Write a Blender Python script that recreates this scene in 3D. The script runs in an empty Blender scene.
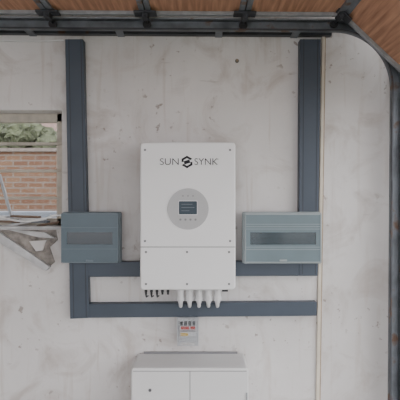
import bpy, bmesh, math, random
from mathutils import Vector, Matrix
random.seed(7)
D=2.2; U=0.0044; CZ=1.5
def X(px,d=0): return (px-200)*U*(D-d)/D
def Z(py,d=0): return CZ+(200-py)*U*(D-d)/D

# ---------- materials ----------
def mat(name,col,rough=0.5,metal=0.0,var=0.06,scale=12,bump=0.0,bscale=60,spec=0.5,rust=None):
    m=bpy.data.materials.new(name); m.use_nodes=True
    nt=m.node_tree; b=nt.nodes['Principled BSDF']
    tc=nt.nodes.new('ShaderNodeTexCoord')
    n=nt.nodes.new('ShaderNodeTexNoise'); n.inputs['Scale'].default_value=scale; n.inputs['Detail'].default_value=6
    nt.links.new(tc.outputs['Object'],n.inputs['Vector'])
    r=nt.nodes.new('ShaderNodeValToRGB')
    r.color_ramp.elements[0].position=0.3; r.color_ramp.elements[1].position=0.6 if rust else 0.7
    r.color_ramp.elements[0].color=[c*(1-var) for c in col]+[1]
    r.color_ramp.elements[1].color=[min(1,c*(1+var)) for c in col]+[1]
    if rust:
        e=r.color_ramp.elements.new(0.70); e.color=(*rust,1)
    nt.links.new(n.outputs['Fac'],r.inputs['Fac']); nt.links.new(r.outputs['Color'],b.inputs['Base Color'])
    b.inputs['Roughness'].default_value=rough; b.inputs['Metallic'].default_value=metal
    b.inputs['Specular IOR Level'].default_value=spec
    if bump>0:
        n2=nt.nodes.new('ShaderNodeTexNoise'); n2.inputs['Scale'].default_value=bscale; n2.inputs['Detail'].default_value=8
        nt.links.new(tc.outputs['Object'],n2.inputs['Vector'])
        bp=nt.nodes.new('ShaderNodeBump'); bp.inputs['Strength'].default_value=bump; bp.inputs['Distance'].default_value=0.01
        nt.links.new(n2.outputs['Fac'],bp.inputs['Height']); nt.links.new(bp.outputs['Normal'],b.inputs['Normal'])
    return m

def plaster():
    m=bpy.data.materials.new('plaster'); m.use_nodes=True
    nt=m.node_tree; L=nt.links; b=nt.nodes['Principled BSDF']; b.inputs['Roughness'].default_value=0.85
    tc=nt.nodes.new('ShaderNodeTexCoord')
    def noise(s,det=6,vec=None,dist=0,rough=0.5):
        n=nt.nodes.new('ShaderNodeTexNoise'); n.inputs['Scale'].default_value=s; n.inputs['Detail'].default_value=det
        n.inputs['Distortion'].default_value=dist; n.inputs['Roughness'].default_value=rough
        L.new(vec or tc.outputs['Object'],n.inputs['Vector']); return n.outputs['Fac']
    def ramp(f,a,ca,b_,cb):
        r=nt.nodes.new('ShaderNodeValToRGB'); e=r.color_ramp.elements
        e[0].position=a; e[0].color=ca; e[1].position=b_; e[1].color=cb; L.new(f,r.inputs['Fac']); return r.outputs['Color']
    def mix(f,a,b2,mode='MIX'):
        x=nt.nodes.new('ShaderNodeMix'); x.data_type='RGBA'; x.blend_type=mode
        if isinstance(f,float): x.inputs[0].default_value=f
        else: L.new(f,x.inputs[0])
        for s,v in ((6,a),(7,b2)):
            if isinstance(v,tuple): x.inputs[s].default_value=v
            else: L.new(v,x.inputs[s])
        return x.outputs[2]
    base=ramp(noise(1.8,8,dist=0.5),0.32,(0.61,0.59,0.58,1),0.68,(0.76,0.742,0.735,1))
    g=ramp(noise(5.0,12,dist=1.0,rough=0.62),0.50,(0,0,0,1),0.70,(0.65,0.65,0.65,1))
    c=mix(g,base,(0.46,0.405,0.37,1))
    s=ramp(noise(30,4),0.63,(0,0,0,1),0.675,(0.8,0.8,0.8,1))
    s2=ramp(noise(2.6,3),0.48,(0,0,0,1),0.57,(1,1,1,1))
    s=mix(1.0,s,s2,'MULTIPLY')
    c=mix(s,c,(0.30,0.25,0.22,1))
    mp=nt.nodes.new('ShaderNodeMapping'); mp.inputs['Scale'].default_value=(14,9,1.2)
    L.new(tc.outputs['Object'],mp.inputs['Vector'])
    st=ramp(noise(2,6,mp.outputs['Vector'],dist=0.6),0.56,(0,0,0,1),0.75,(0.5,0.5,0.5,1))
    c=mix(st,c,(0.50,0.43,0.38,1))
    mp2=nt.nodes.new('ShaderNodeMapping'); mp2.inputs['Scale'].default_value=(2.5,9,16); mp2.inputs['Rotation'].default_value=(0,0.5,0)
    L.new(tc.outputs['Object'],mp2.inputs['Vector'])
    sc=ramp(noise(2.2,4,mp2.outputs['Vector']),0.69,(0,0,0,1),0.75,(0.45,0.45,0.45,1))
    c=mix(sc,c,(0.40,0.36,0.34,1))
    L.new(c,b.inputs['Base Color'])
    bp=nt.nodes.new('ShaderNodeBump'); bp.inputs['Strength'].default_value=0.3; bp.inputs['Distance'].default_value=0.012
    L.new(noise(9,10),bp.inputs['Height']); L.new(bp.outputs['Normal'],b.inputs['Normal'])
    return m

def brickmat():
    m=bpy.data.materials.new('face_brick'); m.use_nodes=True
    nt=m.node_tree; L=nt.links; b=nt.nodes['Principled BSDF']; b.inputs['Roughness'].default_value=0.9
    tc=nt.nodes.new('ShaderNodeTexCoord'); sp=nt.nodes.new('ShaderNodeSeparateXYZ'); cb=nt.nodes.new('ShaderNodeCombineXYZ')
    L.new(tc.outputs['Object'],sp.inputs[0]); L.new(sp.outputs['X'],cb.inputs['X']); L.new(sp.outputs['Z'],cb.inputs['Y'])
    k=nt.nodes.new('ShaderNodeTexBrick'); L.new(cb.outputs[0],k.inputs['Vector'])
    k.inputs['Scale'].default_value=1; k.inputs['Brick Width'].default_value=0.26; k.inputs['Row Height'].default_value=0.095
    k.inputs['Mortar Size'].default_value=0.012
    k.inputs['Color1'].default_value=(0.145,0.072,0.043,1); k.inputs['Color2'].default_value=(0.20,0.115,0.070,1)
    k.inputs['Mortar'].default_value=(0.19,0.165,0.145,1)
    L.new(k.outputs['Color'],b.inputs['Base Color']); return m

def tinted(name,col,alpha,rough=0.12):
    m=bpy.data.materials.new(name); m.use_nodes=True
    nt=m.node_tree; b=nt.nodes['Principled BSDF']
    b.inputs['Base Color'].default_value=(*col,1); b.inputs['Roughness'].default_value=rough; b.inputs['Alpha'].default_value=alpha
    return m

def woodmat():
    m=bpy.data.materials.new('stained_timber'); m.use_nodes=True
    nt=m.node_tree; L=nt.links; b=nt.nodes['Principled BSDF']; b.inputs['Roughness'].default_value=0.7
    tc=nt.nodes.new('ShaderNodeTexCoord'); mp=nt.nodes.new('ShaderNodeMapping'); mp.inputs['Scale'].default_value=(30,2,30)
    L.new(tc.outputs['Object'],mp.inputs[0]); n=nt.nodes.new('ShaderNodeTexNoise'); n.inputs['Scale'].default_value=2; n.inputs['Detail'].default_value=8
    L.new(mp.outputs[0],n.inputs['Vector']); r=nt.nodes.new('ShaderNodeValToRGB'); e=r.color_ramp.elements
    e[0].position=0.3; e[0].color=(0.28,0.13,0.075,1); e[1].position=0.7; e[1].color=(0.62,0.34,0.21,1)
    L.new(n.outputs['Fac'],r.inputs['Fac']); L.new(r.outputs['Color'],b.inputs['Base Color']); return m

M_wall=plaster(); M_brick=brickmat(); M_wood=woodmat()
M_trunk=mat('trunking_slate_pvc',(0.052,0.069,0.096),0.5,var=0.08,scale=6)
M_trunkd=mat('trunking_groove',(0.028,0.036,0.05),0.6)
M_white=mat('powdercoat_white',(0.80,0.80,0.81),0.4,var=0.015,scale=4)
M_white2=mat('powdercoat_white_cabinet',(0.70,0.70,0.70),0.45,var=0.03,scale=5)
M_seam=mat('seam_grey',(0.24,0.24,0.25),0.6)
M_dial=mat('dial_grey',(0.44,0.44,0.45),0.4,var=0.02)
M_lcd=mat('lcd_dark',(0.045,0.065,0.085),0.35,spec=0.2)
M_lcd2=mat('lcd_text',(0.13,0.16,0.19),0.4)
M_black=mat('black_plastic',(0.015,0.015,0.018),0.45)
M_logo=mat('logo_ink',(0.02,0.02,0.025),0.6,spec=0.2)
M_screw=mat('screw_steel',(0.16,0.16,0.17),0.35,metal=0.6)
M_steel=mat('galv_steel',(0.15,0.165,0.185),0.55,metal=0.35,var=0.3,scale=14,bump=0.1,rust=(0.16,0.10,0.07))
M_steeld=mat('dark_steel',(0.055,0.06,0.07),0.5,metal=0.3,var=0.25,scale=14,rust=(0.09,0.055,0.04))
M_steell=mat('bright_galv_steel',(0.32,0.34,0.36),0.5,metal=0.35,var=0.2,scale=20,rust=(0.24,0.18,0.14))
M_gland=mat('gland_light_grey',(0.66,0.66,0.67),0.45,var=0.04)
M_cable=mat('white_cable_pvc',(0.78,0.78,0.78),0.5,var=0.03)
M_isob=mat('isolator_base_grey',(0.42,0.43,0.45),0.5,var=0.04)
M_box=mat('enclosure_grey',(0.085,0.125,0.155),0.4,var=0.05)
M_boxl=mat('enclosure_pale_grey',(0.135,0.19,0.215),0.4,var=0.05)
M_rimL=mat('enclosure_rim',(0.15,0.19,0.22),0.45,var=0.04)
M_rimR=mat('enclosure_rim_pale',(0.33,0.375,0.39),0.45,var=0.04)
M_brk=mat('breaker_white',(0.50,0.52,0.54),0.5)
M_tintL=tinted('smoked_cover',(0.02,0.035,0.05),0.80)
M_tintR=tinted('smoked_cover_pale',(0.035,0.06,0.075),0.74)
M_clear=tinted('clear_cover',(0.60,0.63,0.66),0.14)
M_glass=tinted('hazy_dusty_window_glass',(0.30,0.30,0.30),0.03,0.1)  # faint grey tint: slightly dirty panes, with haze over the garden painted in
M_red=mat('red_plastic',(0.45,0.04,0.03),0.5)
M_yel=mat('yellow_label',(0.55,0.38,0.06),0.5)
M_cream=mat('cream_pvc',(0.66,0.60,0.50),0.6,var=0.15,scale=8)
M_tan=mat('tan_edge',(0.36,0.27,0.19),0.8,var=0.25,scale=20)
M_frame=mat('window_frame_paint',(0.46,0.42,0.36),0.6,var=0.2,scale=20)
M_conc=mat('concrete',(0.33,0.32,0.31),0.9,var=0.2,scale=5,bump=0.3)
M_rub=mat('broken_plaster',(0.27,0.245,0.225),0.95,var=0.5,scale=30,bump=0.8,bscale=40)
M_ceil=mat('ceiling_board',(0.45,0.44,0.42),0.9)
M_leaf=mat('foliage',(0.085,0.10,0.055),0.8,var=0.6,scale=9,bump=0.6)
M_roof=mat('roof_tile',(0.20,0.13,0.11),0.8,var=0.3,scale=20)
M_cop=mat('coping_concrete',(0.20,0.17,0.15),0.8,var=0.3,scale=20)
M_tim=mat('rough_timber',(0.16,0.11,0.08),0.8,var=0.3,scale=20)
M_paintw=mat('white_painted_board',(0.54,0.54,0.55),0.7,var=0.25,scale=14)
M_house=mat('house_render',(0.24,0.23,0.22),0.9,var=0.15)
M_yard=mat('yard_wall_paint',(0.20,0.225,0.26),0.9,var=0.15)
M_grass=mat('grass',(0.09,0.10,0.05),0.9,var=0.4,scale=5)

# ---------- mesh helpers ----------
def link(name,bm,m,parent=None,bevel=0,seg=2,smooth=False):
    bmesh.ops.recalc_face_normals(bm,faces=bm.faces[:])
    me=bpy.data.meshes.new(name); bm.to_mesh(me); bm.free()
    o=bpy.data.objects.new(name,me); bpy.context.collection.objects.link(o)
    if m: me.materials.append(m)
    if smooth:
        for p in me.polygons: p.use_smooth=True
    if bevel>0:
        b=o.modifiers.new('bevel','BEVEL'); b.width=bevel; b.segments=seg; b.limit_method='ANGLE'
        b.angle_limit=math.radians(40)
    if parent: o.parent=parent
    return o
def root(name):
    e=bpy.data.objects.new(name,None); e.empty_display_size=0.05; bpy.context.collection.objects.link(e); return e
def addbox(bm,x0,x1,y0,y1,z0,z1):
    vs=[bm.verts.new((x,y,z)) for x in (x0,x1) for y in (y0,y1) for z in (z0,z1)]
    for f in ((0,1,3,2),(4,6,7,5),(0,4,5,1),(2,3,7,6),(0,2,6,4),(1,5,7,3)): bm.faces.new([vs[i] for i in f])
def box(name,x0,x1,y0,y1,z0,z1,m,parent=None,bevel=0,seg=2):
    bm=bmesh.new(); addbox(bm,x0,x1,y0,y1,z0,z1); return link(name,bm,m,parent,bevel,seg)
def boxes(name,lst,m,parent=None,bevel=0):
    bm=bmesh.new()
    for b in lst: addbox(bm,*b)
    return link(name,bm,m,parent,bevel)
def prism(name,pts,y0,y1,m,parent=None,bevel=0,seg=2):   # pts in xz
    bm=bmesh.new()
    a=[bm.verts.new((x,y0,z)) for x,z in pts]; b=[bm.verts.new((x,y1,z)) for x,z in pts]
    bm.faces.new(a); bm.faces.new(b[::-1]); n=len(pts)
    for i in range(n): bm.faces.new([a[i],a[(i+1)%n],b[(i+1)%n],b[i]])
    return link(name,bm,m,parent,bevel,seg)
def addcyl(bm,c,r,h,axis='Y',seg=24,r2=None):
    R={'Y':Matrix.Rotation(math.pi/2,4,'X'),'Z':Matrix.Identity(4),'X':Matrix.Rotation(math.pi/2,4,'Y')}[axis]
    bmesh.ops.create_cone(bm,cap_ends=True,segments=seg,radius1=r,radius2=r if r2 is None else r2,depth=h,matrix=Matrix.Translation(c)@R)
def cyl(name,c,r,h,axis,m,parent=None,seg=24,bevel=0,r2=None):
    bm=bmesh.new(); addcyl(bm,c,r,h,axis,seg,r2); return link(name,bm,m,parent,bevel)
def rrect(x0,x1,z0,z1,r,n=5):
    p=[]
    for cx,cz,a in ((x1-r,z1-r,0),(x0+r,z1-r,90),(x0+r,z0+r,180),(x1-r,z0+r,270)):
        for i in range(n+1):
            t=math.radians(a+90*i/n); p.append((cx+r*math.cos(t),cz+r*math.sin(t)))
    return p
def sweep(name,path,prof,m,parent=None):   # path xz pts, prof (n offset, y)
    bm=bmesh.new(); rings=[]
    for i,(x,z) in enumerate(path):
        a=path[max(i-1,0)]; b=path[min(i+1,len(path)-1)]
        t=Vector((b[0]-a[0],b[1]-a[1])).normalized(); nx,nz=-t.y,t.x
        rings.append([bm.verts.new((x+nx*o,y,z+nz*o)) for o,y in prof])
    k=len(prof)
    for i in range(len(rings)-1):
        for j in range(k): bm.faces.new([rings[i][j],rings[i][(j+1)%k],rings[i+1][(j+1)%k],rings[i+1][j]])
    bm.faces.new(rings[0]); bm.faces.new(rings[-1][::-1])
    return link(name,bm,m,parent)
def tube(name,pts,r,m,parent=None):
    cu=bpy.data.curves.new(name,'CURVE'); cu.dimensions='3D'; cu.bevel_depth=r; cu.bevel_resolution=4; cu.use_fill_caps=True
    s=cu.splines.new('NURBS'); s.points.add(len(pts)-1)
    for p,q in zip(s.points,pts): p.co=(*q,1)
    s.use_endpoint_u=True; s.order_u=3; cu.materials.append(m)
    o=bpy.data.objects.new(name,cu); bpy.context.collection.objects.link(o)
    if parent: o.parent=parent
    return o
def text(name,body,size,loc,m,parent,sx=1.0,align='CENTER',off=0):
    cu=bpy.data.curves.new(name,'FONT'); cu.body=body; cu.size=size; cu.extrude=0.0004; cu.align_x=align; cu.align_y='CENTER'
    cu.offset=off
    cu.materials.append(m); o=bpy.data.objects.new(name,cu); bpy.context.collection.objects.link(o)
    o.location=loc; o.rotation_euler=(math.pi/2,0,0); o.scale=(sx,1,1); o.parent=parent; return o

# ---------- room ----------
XL,XR,ZC=-2.6,0.90,2.75
wx0,wx1,wz0,wz1=-1.45,X(62),Z(229),Z(110)
boxes('wall_back',[(XL-0.2,wx0,0,0.2,0,ZC),(wx1,XR,0,0.2,0,ZC),(wx0,wx1,0,0.2,0,wz0),(wx0,wx1,0,0.2,wz1,ZC)],M_wall)
box('wall_left',XL-0.2,XL,-5.2,0,0,ZC,M_wall)
boxes('wall_right',[(XR,XR+0.2,-5.2,0.2,2.42,ZC),(XR+0.0,XR+0.2,-0.02,0.2,0,2.42),(XR,XR+0.2,-5.2,-4.9,0,2.42)],M_wall)
box('ceiling',XL-0.2,XR+0.2,-5.2,0.2,ZC,ZC+0.1,M_ceil)
box('floor',XL-0.2,XR+0.2,-5.2,0.2,-0.1,0,M_conc)
box('ground',-14,14,-14,16,-0.25,-0.1,M_grass)

# ---------- window ----------
w=root('window_1'); fy0,fy1=0.09,0.125
def XX(px): return X(px,-0.1)
def ZZ(py): return Z(py,-0.1)
fr=[(wx1-0.05,wx1,fy0,fy1,wz0,wz1),(wx0,wx0+0.05,fy0,fy1,wz0,wz1),(wx0,wx1,fy0,fy1,wz1-0.04,wz1),(wx0,wx1,fy0,fy1,wz0,wz0+0.045)]
boxes('frame',fr,M_frame,w,0.003)
bars=[(wx0,wx1,fy0-0.01,fy1-0.01,ZZ(p)-0.006,ZZ(p)+0.006) for p in (144,171,198)]
boxes('glazing_bars',bars,M_frame,w,0.002)
boxes('burglar_bars',[(-1.2,-1.192,fy0,fy0+0.008,wz0,wz1)],M_steell,w)
box('glass',wx0+0.04,wx1-0.04,fy1-0.008,fy1-0.004,wz0+0.04,wz1-0.03,M_glass,w)
box('window_sill',wx0,wx1,-0.012,0.19,wz0-0.0,wz0+0.012,M_paintw,w,0.003)

s=root('broken_sill_plaster')
prism('crumbled_patch',[(X(-20),Z(230)),(X(56),Z(230)),(X(58),Z(240)),(X(50),Z(247)),(X(55),Z(262)),(X(48),Z(268)),(X(36),Z(261)),(X(20),Z(250)),(X(8),Z(240)),(X(-8),Z(236)),(X(-20),Z(234))],-0.006,0.0,M_rub,s)
prism('loose_board',[(X(-20),Z(229)),(X(2),Z(232)),(X(52),Z(266)),(X(48),Z(270)),(X(-2),Z(240)),(X(-20),Z(233))],-0.03,-0.006,M_paintw,s,0.002)
prism('splinter',[(X(8),Z(229)),(X(46),Z(232)),(X(57),Z(238)),(X(40),Z(237))],-0.022,-0.006,M_paintw,s,0.001)
prism('plaster_flake',[(X(30),Z(241)),(X(47),Z(240)),(X(44),Z(250)),(X(37),Z(251))],-0.014,-0.006,M_wall,s,0.001)

t=root('metal_rod')
bm=bmesh.new(); addbox(bm,-0.006,0.006,-0.006,0.006,-0.12,0.12)
o=link('rod',bm,M_steell,t,0.002); o.location=(-0.868,0.045,wz0+0.128); o.rotation_euler=(0,math.radians(-16),0)
p=root('scrap_pile')
for i in range(12):
    bm=bmesh.new(); l=random.uniform(0.03,0.09); addbox(bm,-l,l,-0.02,0.02,-0.005,0.005)
    o=link('scrap_%d'%i,bm,random.choice([M_paintw,M_tim,M_steell,M_conc,M_yard]),p,0.002)
    o.location=(-0.68-0.035*i,0.05+random.uniform(-.01,.01),wz0+0.020+0.011*(i%4)); o.rotation_euler=(0,random.uniform(-.2,.2),random.uniform(-.1,.1))

# ---------- outside ----------
box('garden_brick_wall',-8.5,3.5,6.5,6.75,-0.1,2.34,M_brick)
box('garden_wall_coping',-8.55,3.55,6.45,6.8,2.34,2.40,M_cop)
box('yard_wall',-5,1,2.2,2.35,-0.1,1.40,M_yard,None,0.01)
def hedge(name,cx,cy,cz,n,sp):
    bm=bmesh.new()
    for i in range(n):
        c=Vector((cx+random.uniform(-sp,sp),cy+random.uniform(-.3,.4),cz+random.uniform(-.35,.3)))
        bmesh.ops.create_icosphere(bm,subdivisions=3,radius=random.uniform(.15,.36),matrix=Matrix.Translation(c))
    for v in bm.verts: v.co+=Vector((random.uniform(-.05,.05) for _ in range(3)))
    bmesh.ops.create_cone(bm,cap_ends=True,segments=10,radius1=.12,radius2=.08,depth=cz+.1,matrix=Matrix.Translation((cx,cy,(cz-.1)/2)))
    return link(name,bm,M_leaf)
hedge('garden_hedge',-3.9,7.7,2.55,50,1.6)
h=root('neighbour_house')
box('house_wall',-8.5,-0.5,10.2,14,-0.1,3.0,M_house,h)
bm=bmesh.new(); vs=[bm.verts.new(v) for v in ((-8.9,9.8,2.95),(-0.1,9.8,2.95),(-0.1,14.4,2.95),(-8.9,14.4,2.95),(-8.0,12.1,4.6),(-1,12.1,4.6))]
for f in ((0,1,5,4),(1,2,5),(2,3,4,5),(3,0,4),(0,3,2,1)): bm.faces.new([vs[i] for i in f])
link('roof',bm,M_roof,h)

# ---------- cable trunking ----------
tr=root('cable_trunking')
TD=0.045
def trunk(nm,pts,y0=-TD):
    prism(nm,[(X(a,TD),Z(b,TD)) for a,b in pts],-0.001,y0,M_trunk,tr,0.0025)
trunk('riser_left',[(65,39),(83,39),(89,318),(70,319)])
trunk('riser_right',[(300,39),(321,39),(318,276),(299,276)],-TD)
trunk('run_upper',[(87.5,262),(299,261),(299,276),(87.7,277)],-TD+0.001)
trunk('run_lower',[(88.6,304),(317,302),(317,316),(88.8,318)],-TD+0.001)
for a,b,c,d in ((68.5,39,73.5,318),(80.5,39,86,318)):
    prism('lid_seam',[(X(a,TD),Z(b,TD)),(X(a+.7,TD),Z(b,TD)),(X(c+.7,TD),Z(d,TD)),(X(c,TD),Z(d,TD))],-TD+0.001,-TD-0.0006,M_trunkd,tr)
for a,b,c,d in ((303.5,39,302,274),(317.5,39,315,274)):
    prism('lid_seam',[(X(a,TD),Z(b,TD)),(X(a+.7,TD),Z(b,TD)),(X(c+.7,TD),Z(d,TD)),(X(c,TD),Z(d,TD))],-TD+0.001,-TD-0.0006,M_trunkd,tr)

c=root('wall_conduit')
prism('strip',[(X(321.5),Z(36)),(X(324.5),Z(36)),(X(319),Z(400)),(X(318.5),0.0),(X(314.5),0.0),(X(315.5),Z(400))],-0.012,-0.0005,M_cream,c,0.002)
prism('old_caulk_edge',[(X(324.7),Z(36)),(X(325.6),Z(36)),(X(320.2),Z(400)),(X(319.5),0),(X(318.6),0),(X(319.1),Z(400))],-0.006,-0.0005,M_tan,c)

# ---------- inverter ----------
iv=root('solar_inverter'); F=0.21
x0,x1=X(140,F),X(235.5,F); zt,zb=Z(142,F),Z(290,F)
prism('housing',rrect(x0,x1,zb,zt,0.016),-F,-0.05,M_white,iv,0.006,3)
box('mounting_plate',x0+0.05,x1-0.05,-0.05,-0.0455,zb+0.06,zt-0.05,M_steell,iv)
box('heat_sink',x0+0.03,x1-0.03,-0.06,-0.046,zb+0.08,zt-0.03,M_steell,iv)
zs=Z(247,F)
box('panel_seam',x0+0.002,x1-0.002,-F-0.0008,-F+0.002,zs-0.0016,zs+0.0016,M_seam,iv)
bm=bmesh.new()
for px,py in ((145,150),(230,150),(145,241),(230,241),(146,252),(229,252),(146,284),(229,284),(187,252),(187,284)):
    addcyl(bm,(X(px,F),-F-0.001,Z(py,F)),0.0045,0.003,'Y',12)
link('screws',bm,M_screw,iv)
dc=(X(188,F),Z(209,F))
cyl('dial',(dc[0],-F-0.001,dc[1]),0.082,0.004,'Y',M_dial,iv,64,0.001)
prism('display_surround',rrect(dc[0]-0.039,dc[0]+0.039,dc[1]-0.024,dc[1]+0.034,0.006),-F-0.0045,-F-0.002,M_gland,iv)
prism('display',rrect(dc[0]-0.036,dc[0]+0.036,dc[1]-0.021,dc[1]+0.031,0.003),-F-0.0055,-F-0.003,M_lcd,iv)
bm=bmesh.new()
for r in range(3): addbox(bm,dc[0]-0.026,dc[0]+(0.018,0.026,0.006)[r],-F-0.0059,-F-0.005,dc[1]+0.018-0.013*r,dc[1]+0.020-0.013*r)
link('display_text',bm,M_lcd2,iv)
bm=bmesh.new()
for i in range(4): addcyl(bm,(dc[0]-0.03+0.02*i,-F-0.004,dc[1]-0.042),0.0045,0.003,'Y',16)
link('buttons',bm,M_seam,iv)
bm=bmesh.new()
for i in range(3): addcyl(bm,(dc[0]-0.02+0.02*i,-F-0.004,dc[1]+0.052),0.003,0.003,'Y',12)
link('status_leds',bm,M_seam,iv)
zl=Z(162,F)
text('lettering_a','SUN',0.038,(X(169.5,F),-F-0.0008,zl),M_logo,iv,1.08,off=-0.0003)
text('lettering_b','SYNK',0.038,(X(206,F),-F-0.0008,zl),M_logo,iv,1.0,off=-0.0003)
text('trade_mark','o',0.012,(X(217.5,F),-F-0.0008,zl+0.012),M_logo,iv,1.0)
bm=bmesh.new(); cx=X(187,F); R=0.025
P=[(cx+R*math.cos(math.radians(60*i+30)),zl+R*math.sin(math.radians(60*i+30))) for i in range(6)]
Q=[(cx+R*.62*math.cos(math.radians(60*i+30)),zl+R*.62*math.sin(math.radians(60*i+30))) for i in range(6)]
for i in range(6):
    j=(i+1)%6
    if i in (5,2):
        P2=[P[i],((P[i][0]+P[j][0])/2,(P[i][1]+P[j][1])/2)]; Q2=[Q[i],((Q[i][0]+Q[j][0])/2,(Q[i][1]+Q[j][1])/2)]
    else: P2=[P[i],P[j]]; Q2=[Q[i],Q[j]]
    f=[bm.verts.new((a,-F-0.0012,b)) for a,b in (P2[0],P2[1],Q2[1],Q2[0])]; bm.faces.new(f)
f=[bm.verts.new((cx+a,-F-0.0012,zl+b)) for a,b in ((-.013,.003),(.010,.010),(.013,-.003),(-.010,-.010))]; bm.faces.new(f)
link('emblem',bm,M_logo,iv)
gy=-0.13
bm=bmesh.new()
GP=(180.5,189.5,199,208.5,217.5)
for px in GP:
    gx=X(px,0.13); z0=zb
    addcyl(bm,(gx,gy,z0-0.009),0.019,0.016,'Z',6)
    addcyl(bm,(gx,gy,z0-0.03),0.014,0.028,'Z',20)
    addcyl(bm,(gx,gy,z0-0.05),0.0172,0.018,'Z',8)
    addcyl(bm,(gx,gy,z0-0.063),0.010,0.012,'Z',16,)
link('glands',bm,M_gland,iv,0.0015)
for i,px in enumerate(GP):
    gx=X(px,0.13); tube('tail_cable_%d'%i,[(gx,gy,zb-0.06),(gx,gy,zb-0.080),(gx,gy+0.03,zb-0.088),(gx,-0.046,zb-0.088)],0.0075,M_gland,iv)
bm=bmesh.new()
for i,px in enumerate((146,151.5,157,162.5,168)):
    gx=X(px,0.13); addcyl(bm,(gx,gy,zb-0.012),0.006,0.022,'Z',14); addcyl(bm,(gx,gy,zb-0.026),0.0045,0.014,'Z',14)
link('pv_connectors',bm,M_black,iv)
for i,px in enumerate((146,151.5,157)):
    gx=X(px,0.13); tube('pv_cable_%d'%i,[(gx,gy,zb-0.03),(gx,gy,zb-0.045),(gx,-0.08,zb-0.05),(gx,-0.044,zb-0.055)],0.003,M_black,iv)
cyl('dc_switch',(x0-0.003,-0.13,Z(262,F)),0.012,0.012,'X',M_black,iv,20)
box('wifi_dongle_port',X(222,.13),X(228,.13),-0.14,-0.12,zb-0.02,zb,M_black,iv,0.002)

# ---------- distribution boards ----------
def dboard(nm,a,b,ta,tb,mbox,mrim,mt,rim,ribs):
    r=root(nm); d=0.10
    x0,x1=X(a,d),X(b,d); z1,z0=Z(ta,d),Z(tb,d)
    prism('base',rrect(x0,x1,z0,z1,0.008),-0.06,-0.0455,mrim,r,0.002)
    prism('body',rrect(x0+.002,x1-.002,z0+.002,z1-.002,0.008),-0.088,-0.0605,mrim,r,0.003)
    zc=(z0+z1)/2-0.001; h=0.019
    wxa,wxb=x0+0.030,x1-0.030
    box('din_recess',wxa-.004,wxb+.004,-0.0886,-0.088,zc-0.030,zc+0.030,M_black,r)
    n=int((wxb-wxa)/0.0178)
    bm=bmesh.new(); bk=bmesh.new(); sx=(x0+x1)/2-n*0.0178/2
    for i in range(n):
        if i>n*0.8 : continue
        xa=sx+i*0.0178
        addbox(bm,xa+.0008,xa+.0170,-0.0925,-0.0887,zc-h,zc+h)
        addbox(bk,xa+.004,xa+.0138,-0.0955,-0.0926,zc-0.010,zc+0.004)
    link('breakers',bm,M_brk,r); link('toggles',bk,M_black,r)
    e=rim; X0,X1,Z0,Z1=x0+e,x1-e,z0+e,z1-e; sh=0.026
    boxes('door',[(X0,X1,-0.104,-0.0882,zc+sh,Z1),(X0,X1,-0.104,-0.0882,Z0,zc-sh),(X0,wxa,-0.104,-0.0882,zc-sh,zc+sh),(wxb,X1,-0.104,-0.0882,zc-sh,zc+sh)],mbox,r)
    prism('smoked_window',[(wxa,zc-sh),(wxb,zc-sh),(wxb,zc+sh),(wxa,zc+sh)],-0.1015,-0.099,mt,r)
    bl=[(X0+.004,X1-.004,-0.1048,-0.104,zc+g-0.0008,zc+g+0.0008) for g in ribs]
    bl+=[(X0,X1,-0.106,-0.104,Z1-.003,Z1),(X0,X1,-0.106,-0.104,Z0,Z0+.003),(X0,X0+.003,-0.106,-0.104,Z0,Z1),(X1-.003,X1,-0.106,-0.104,Z0,Z1)]
    boxes('door_ribs',bl,mrim,r)
    box('latch',(x0+x1)/2-.016,(x0+x1)/2+.016,-0.109,-0.1061,Z0+.005,Z0+.013,mrim,r,0.001)
    return r
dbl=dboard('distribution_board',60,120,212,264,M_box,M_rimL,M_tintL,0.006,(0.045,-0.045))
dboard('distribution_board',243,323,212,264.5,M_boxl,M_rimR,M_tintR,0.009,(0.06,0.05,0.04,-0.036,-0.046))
tube('supply_cable',[(X(60,.1)+0.002,-0.07,1.435),(X(52,.1),-0.07,1.437),(X(40,.1),-0.05,1.415),(X(24),-0.02,1.405),(X(8),0.0,1.415),(X(-14),0.03,1.44),(X(-40),0.06,1.43)],0.0042,M_cable,dbl)

# ---------- isolator ----------
g=root('isolator_switch'); d=0.08
x0,x1,z1,z0=X(177,d),X(198.5,d),Z(317.5,d),Z(346,d)
prism('base',rrect(x0,x1,z0,z1,0.006),-0.03,-0.001,M_isob,g,0.002)
prism('switch_body',rrect(x0+.010,x1-.010,z0+.034,z1-.012,0.003),-0.058,-0.03,M_brk,g,0.001)
boxes('red_toggle',[(x0+.016,x1-.040,-0.066,-0.058,z0+.066,z0+.078),(x0+.056,x1-.014,-0.066,-0.058,z0+.066,z0+.078)],M_red,g,0.001)
boxes('terminals',[(x0+.012+i*.018,x0+.024+i*.018,-0.062,-0.058,z0+.082,z0+.100) for i in range(4)],M_black,g)
boxes('label',[(x0+.014,x1-.014,-0.0595,-0.058,z0+.054,z0+.062)],M_seam,g)
boxes('warning_label',[(x0+.014,x1-.044,-0.0595,-0.058,z0+.037,z0+.050)],M_yel,g)
prism('clear_cover',rrect(x0+.002,x1-.002,z0+.002,z1-.002,0.006),-0.08,-0.0305,M_clear,g,0.003)
boxes('cover_corners',[(a,a+.012,-0.082,-0.0802,b,b+.012) for a in (x0+.004,x1-.016) for b in (z0+.004,z1-.016)],M_isob,g,0.002)
boxes('cover_rim',[(x0+.001,x1-.001,-0.083,-0.0805,z0+.001,z0+.004),(x0+.001,x1-.001,-0.083,-0.0805,z1-.004,z1-.001),(x0+.001,x0+.004,-0.083,-0.0805,z0,z1),(x1-.004,x1-.001,-0.083,-0.0805,z0,z1)],M_isob,g)
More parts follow.
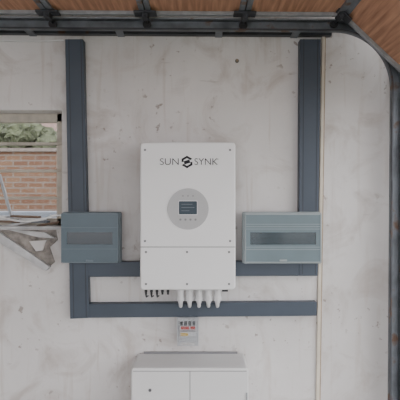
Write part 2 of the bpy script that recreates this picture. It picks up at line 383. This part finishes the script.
box('inlet',(x0+x1)/2-.012,(x0+x1)/2+.012,-0.03,-0.002,z1,Z(316,0.045)+.001,M_gland,g)

# ---------- battery cabinet ----------
bt=root('battery_cabinet'); B=0.20
x0,x1=X(131,B),X(248.5,B); zt=Z(368,B)
prism('cabinet',rrect(x0,x1,0.05,zt,0.012),-B,-0.010,M_white2,bt,0.006,3)
box('wall_bracket',x0+.03,x1-.03,-0.010,-0.001,zt-.06,zt+.006,M_seam,bt)
xs=X(190,B)
boxes('door_seams',[(xs-.0014,xs+.0014,-B-.0006,-B+.002,0.06,zt-.012),(x0+.008,x1-.008,-B-.0006,-B+.002,zt-.014,zt-.0115)],M_seam,bt)
boxes('feet',[(a,a+.05,-b-.04,-b,0,.052) for a in (x0+.02,x1-.07) for b in (.03,.14)],M_black,bt,.003)
cyl('lock',(X(150,B),-B-.002,Z(390,B)),.006,.006,'Y',M_screw,bt,16)
boxes('hinges',[(x1-.010,x1-.004,-B-.004,-B,z,z+.05) for z in (.15,.45,.68)],M_steell,bt,.001)

# ---------- sectional door, track ----------
gd=root('sectional_garage_door')
td=0.10; zt=Z(26.5,td)
xc=X(336,td); R=X(397,td)-xc
path=[(-2.4,zt)]+[(xc+R*math.sin(math.radians(a)),zt-R+R*math.cos(math.radians(a))) for a in range(0,91,6)]+[(xc+R,0.02)]
w2=0.022
prof=[(-w2,-td-.016),(-w2,-td+.018),(w2,-td+.018),(w2,-td-.016),(w2-.003,-td-.016),(w2-.003,-td+.015),(-w2+.003,-td+.015),(-w2+.003,-td-.016)]
sweep('track',path,prof,M_steel,gd)
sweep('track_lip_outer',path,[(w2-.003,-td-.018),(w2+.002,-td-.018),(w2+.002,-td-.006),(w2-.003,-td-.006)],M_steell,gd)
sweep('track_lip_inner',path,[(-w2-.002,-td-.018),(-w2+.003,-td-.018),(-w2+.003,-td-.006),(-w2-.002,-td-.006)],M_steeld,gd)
box('wall_angle',-2.5,X(330),-0.03,-0.0005,Z(38.0),Z(34.5),M_steeld,gd)
for px in (-40,30,118,215,290):
    box('track_bracket',X(px),X(px+7),-td+.018,-0.001,zt-.02,zt-.014,M_steel,gd)
zu=2.262; y0=-0.135; y1=-2.75
jx=[X(p,0.14) for p in (-145,-48,50,146,244,342)]
def section(i,loc,length,ang):
    r=bpy.data.objects.new('section_%d'%i,None); bpy.context.collection.objects.link(r); r.parent=gd
    r.location=(loc[0],0,loc[1]); r.rotation_euler=(0,ang,0)
    L=length
    box('panel_%d'%i,.004,L-.004,y1,y0,.006,.045,M_wood,r)
    boxes('stiles_%d'%i,[(.002,.024,y1,y0,-.006,.006),(L-.024,L-.002,y1,y0,-.006,.006)],M_steel,r,.001)
    boxes('end_stile_%d'%i,[(.002,L-.002,y0-.016,y0+.003,-.008,.046)],M_steell,r,.002)
    yy=y0-.55
    while yy>y1+.1:
        box('rib_%d'%i,.02,L-.02,yy-.03,yy,-.002,.007,M_steel,r); yy-=.5
    bm=bmesh.new(); addbox(bm,-.045,.045,y0-.06,y0-.008,-.016,-.008); addbox(bm,-.012,.012,y0-.055,y0-.012,-.036,-.016)
    addcyl(bm,(0,(y0-.06-td)/2,-.03),.005,abs(y0-.06+td)+.01,'Y',12)
    link('hinge_%d'%i,bm,M_steeld,r,.001)
    bm=bmesh.new(); addcyl(bm,(0,-td-.002,-.034),.0175,.012,'Y',20); link('roller_%d'%i,bm,M_black,r,.002)
for i in range(5): section(i,(jx[i],zu),jx[i+1]-jx[i],0)
section(5,(jx[5],zu),0.41,math.radians(43))
e=bpy.data.objects['section_5']
box('bottom_rail',0.41,0.43,y1,y0,-.012,.048,M_steeld,e,.002)
box('jamb_angle',X(404),XR-0.003,-0.09,-0.0005,0.0,2.2,M_steel,gd,.002)
gd.rotation_euler=(0,math.radians(0.4),0); gd.location=(-0.0155,0,0.006)

hc=root('wall_cable')
tube('cable',[(X(-60),-.012,Z(42)),(X(0),-.010,Z(41)),(X(30),-.010,Z(42.5)),(X(64),-.010,Z(41))],.003,M_cable,hc)
mk=root('wall_mark'); cyl('mark_spot',(X(237),-.006,Z(61)),.005,.012,'Y',M_tan,mk,12); cyl('mark_ring',(X(237),-.0015,Z(61)),.009,.003,'Y',M_screw,mk,12)  # small insect mark on the plaster, built from two little discs

# ---------- light ----------
wd=bpy.data.worlds.new('overcast_sky'); bpy.context.scene.world=wd; wd.use_nodes=True
nt=wd.node_tree; bg=nt.nodes['Background']; bg.inputs['Color'].default_value=(0.98,0.97,1,1); bg.inputs['Strength'].default_value=3.6
cd=bpy.data.cameras.new('camera'); cam=bpy.data.objects.new('camera',cd); bpy.context.collection.objects.link(cam)
cam.location=(0,-D,CZ); cam.rotation_euler=(math.pi/2,0,0); cd.lens=45; cd.sensor_width=36; cd.clip_start=.02
bpy.context.scene.camera=cam
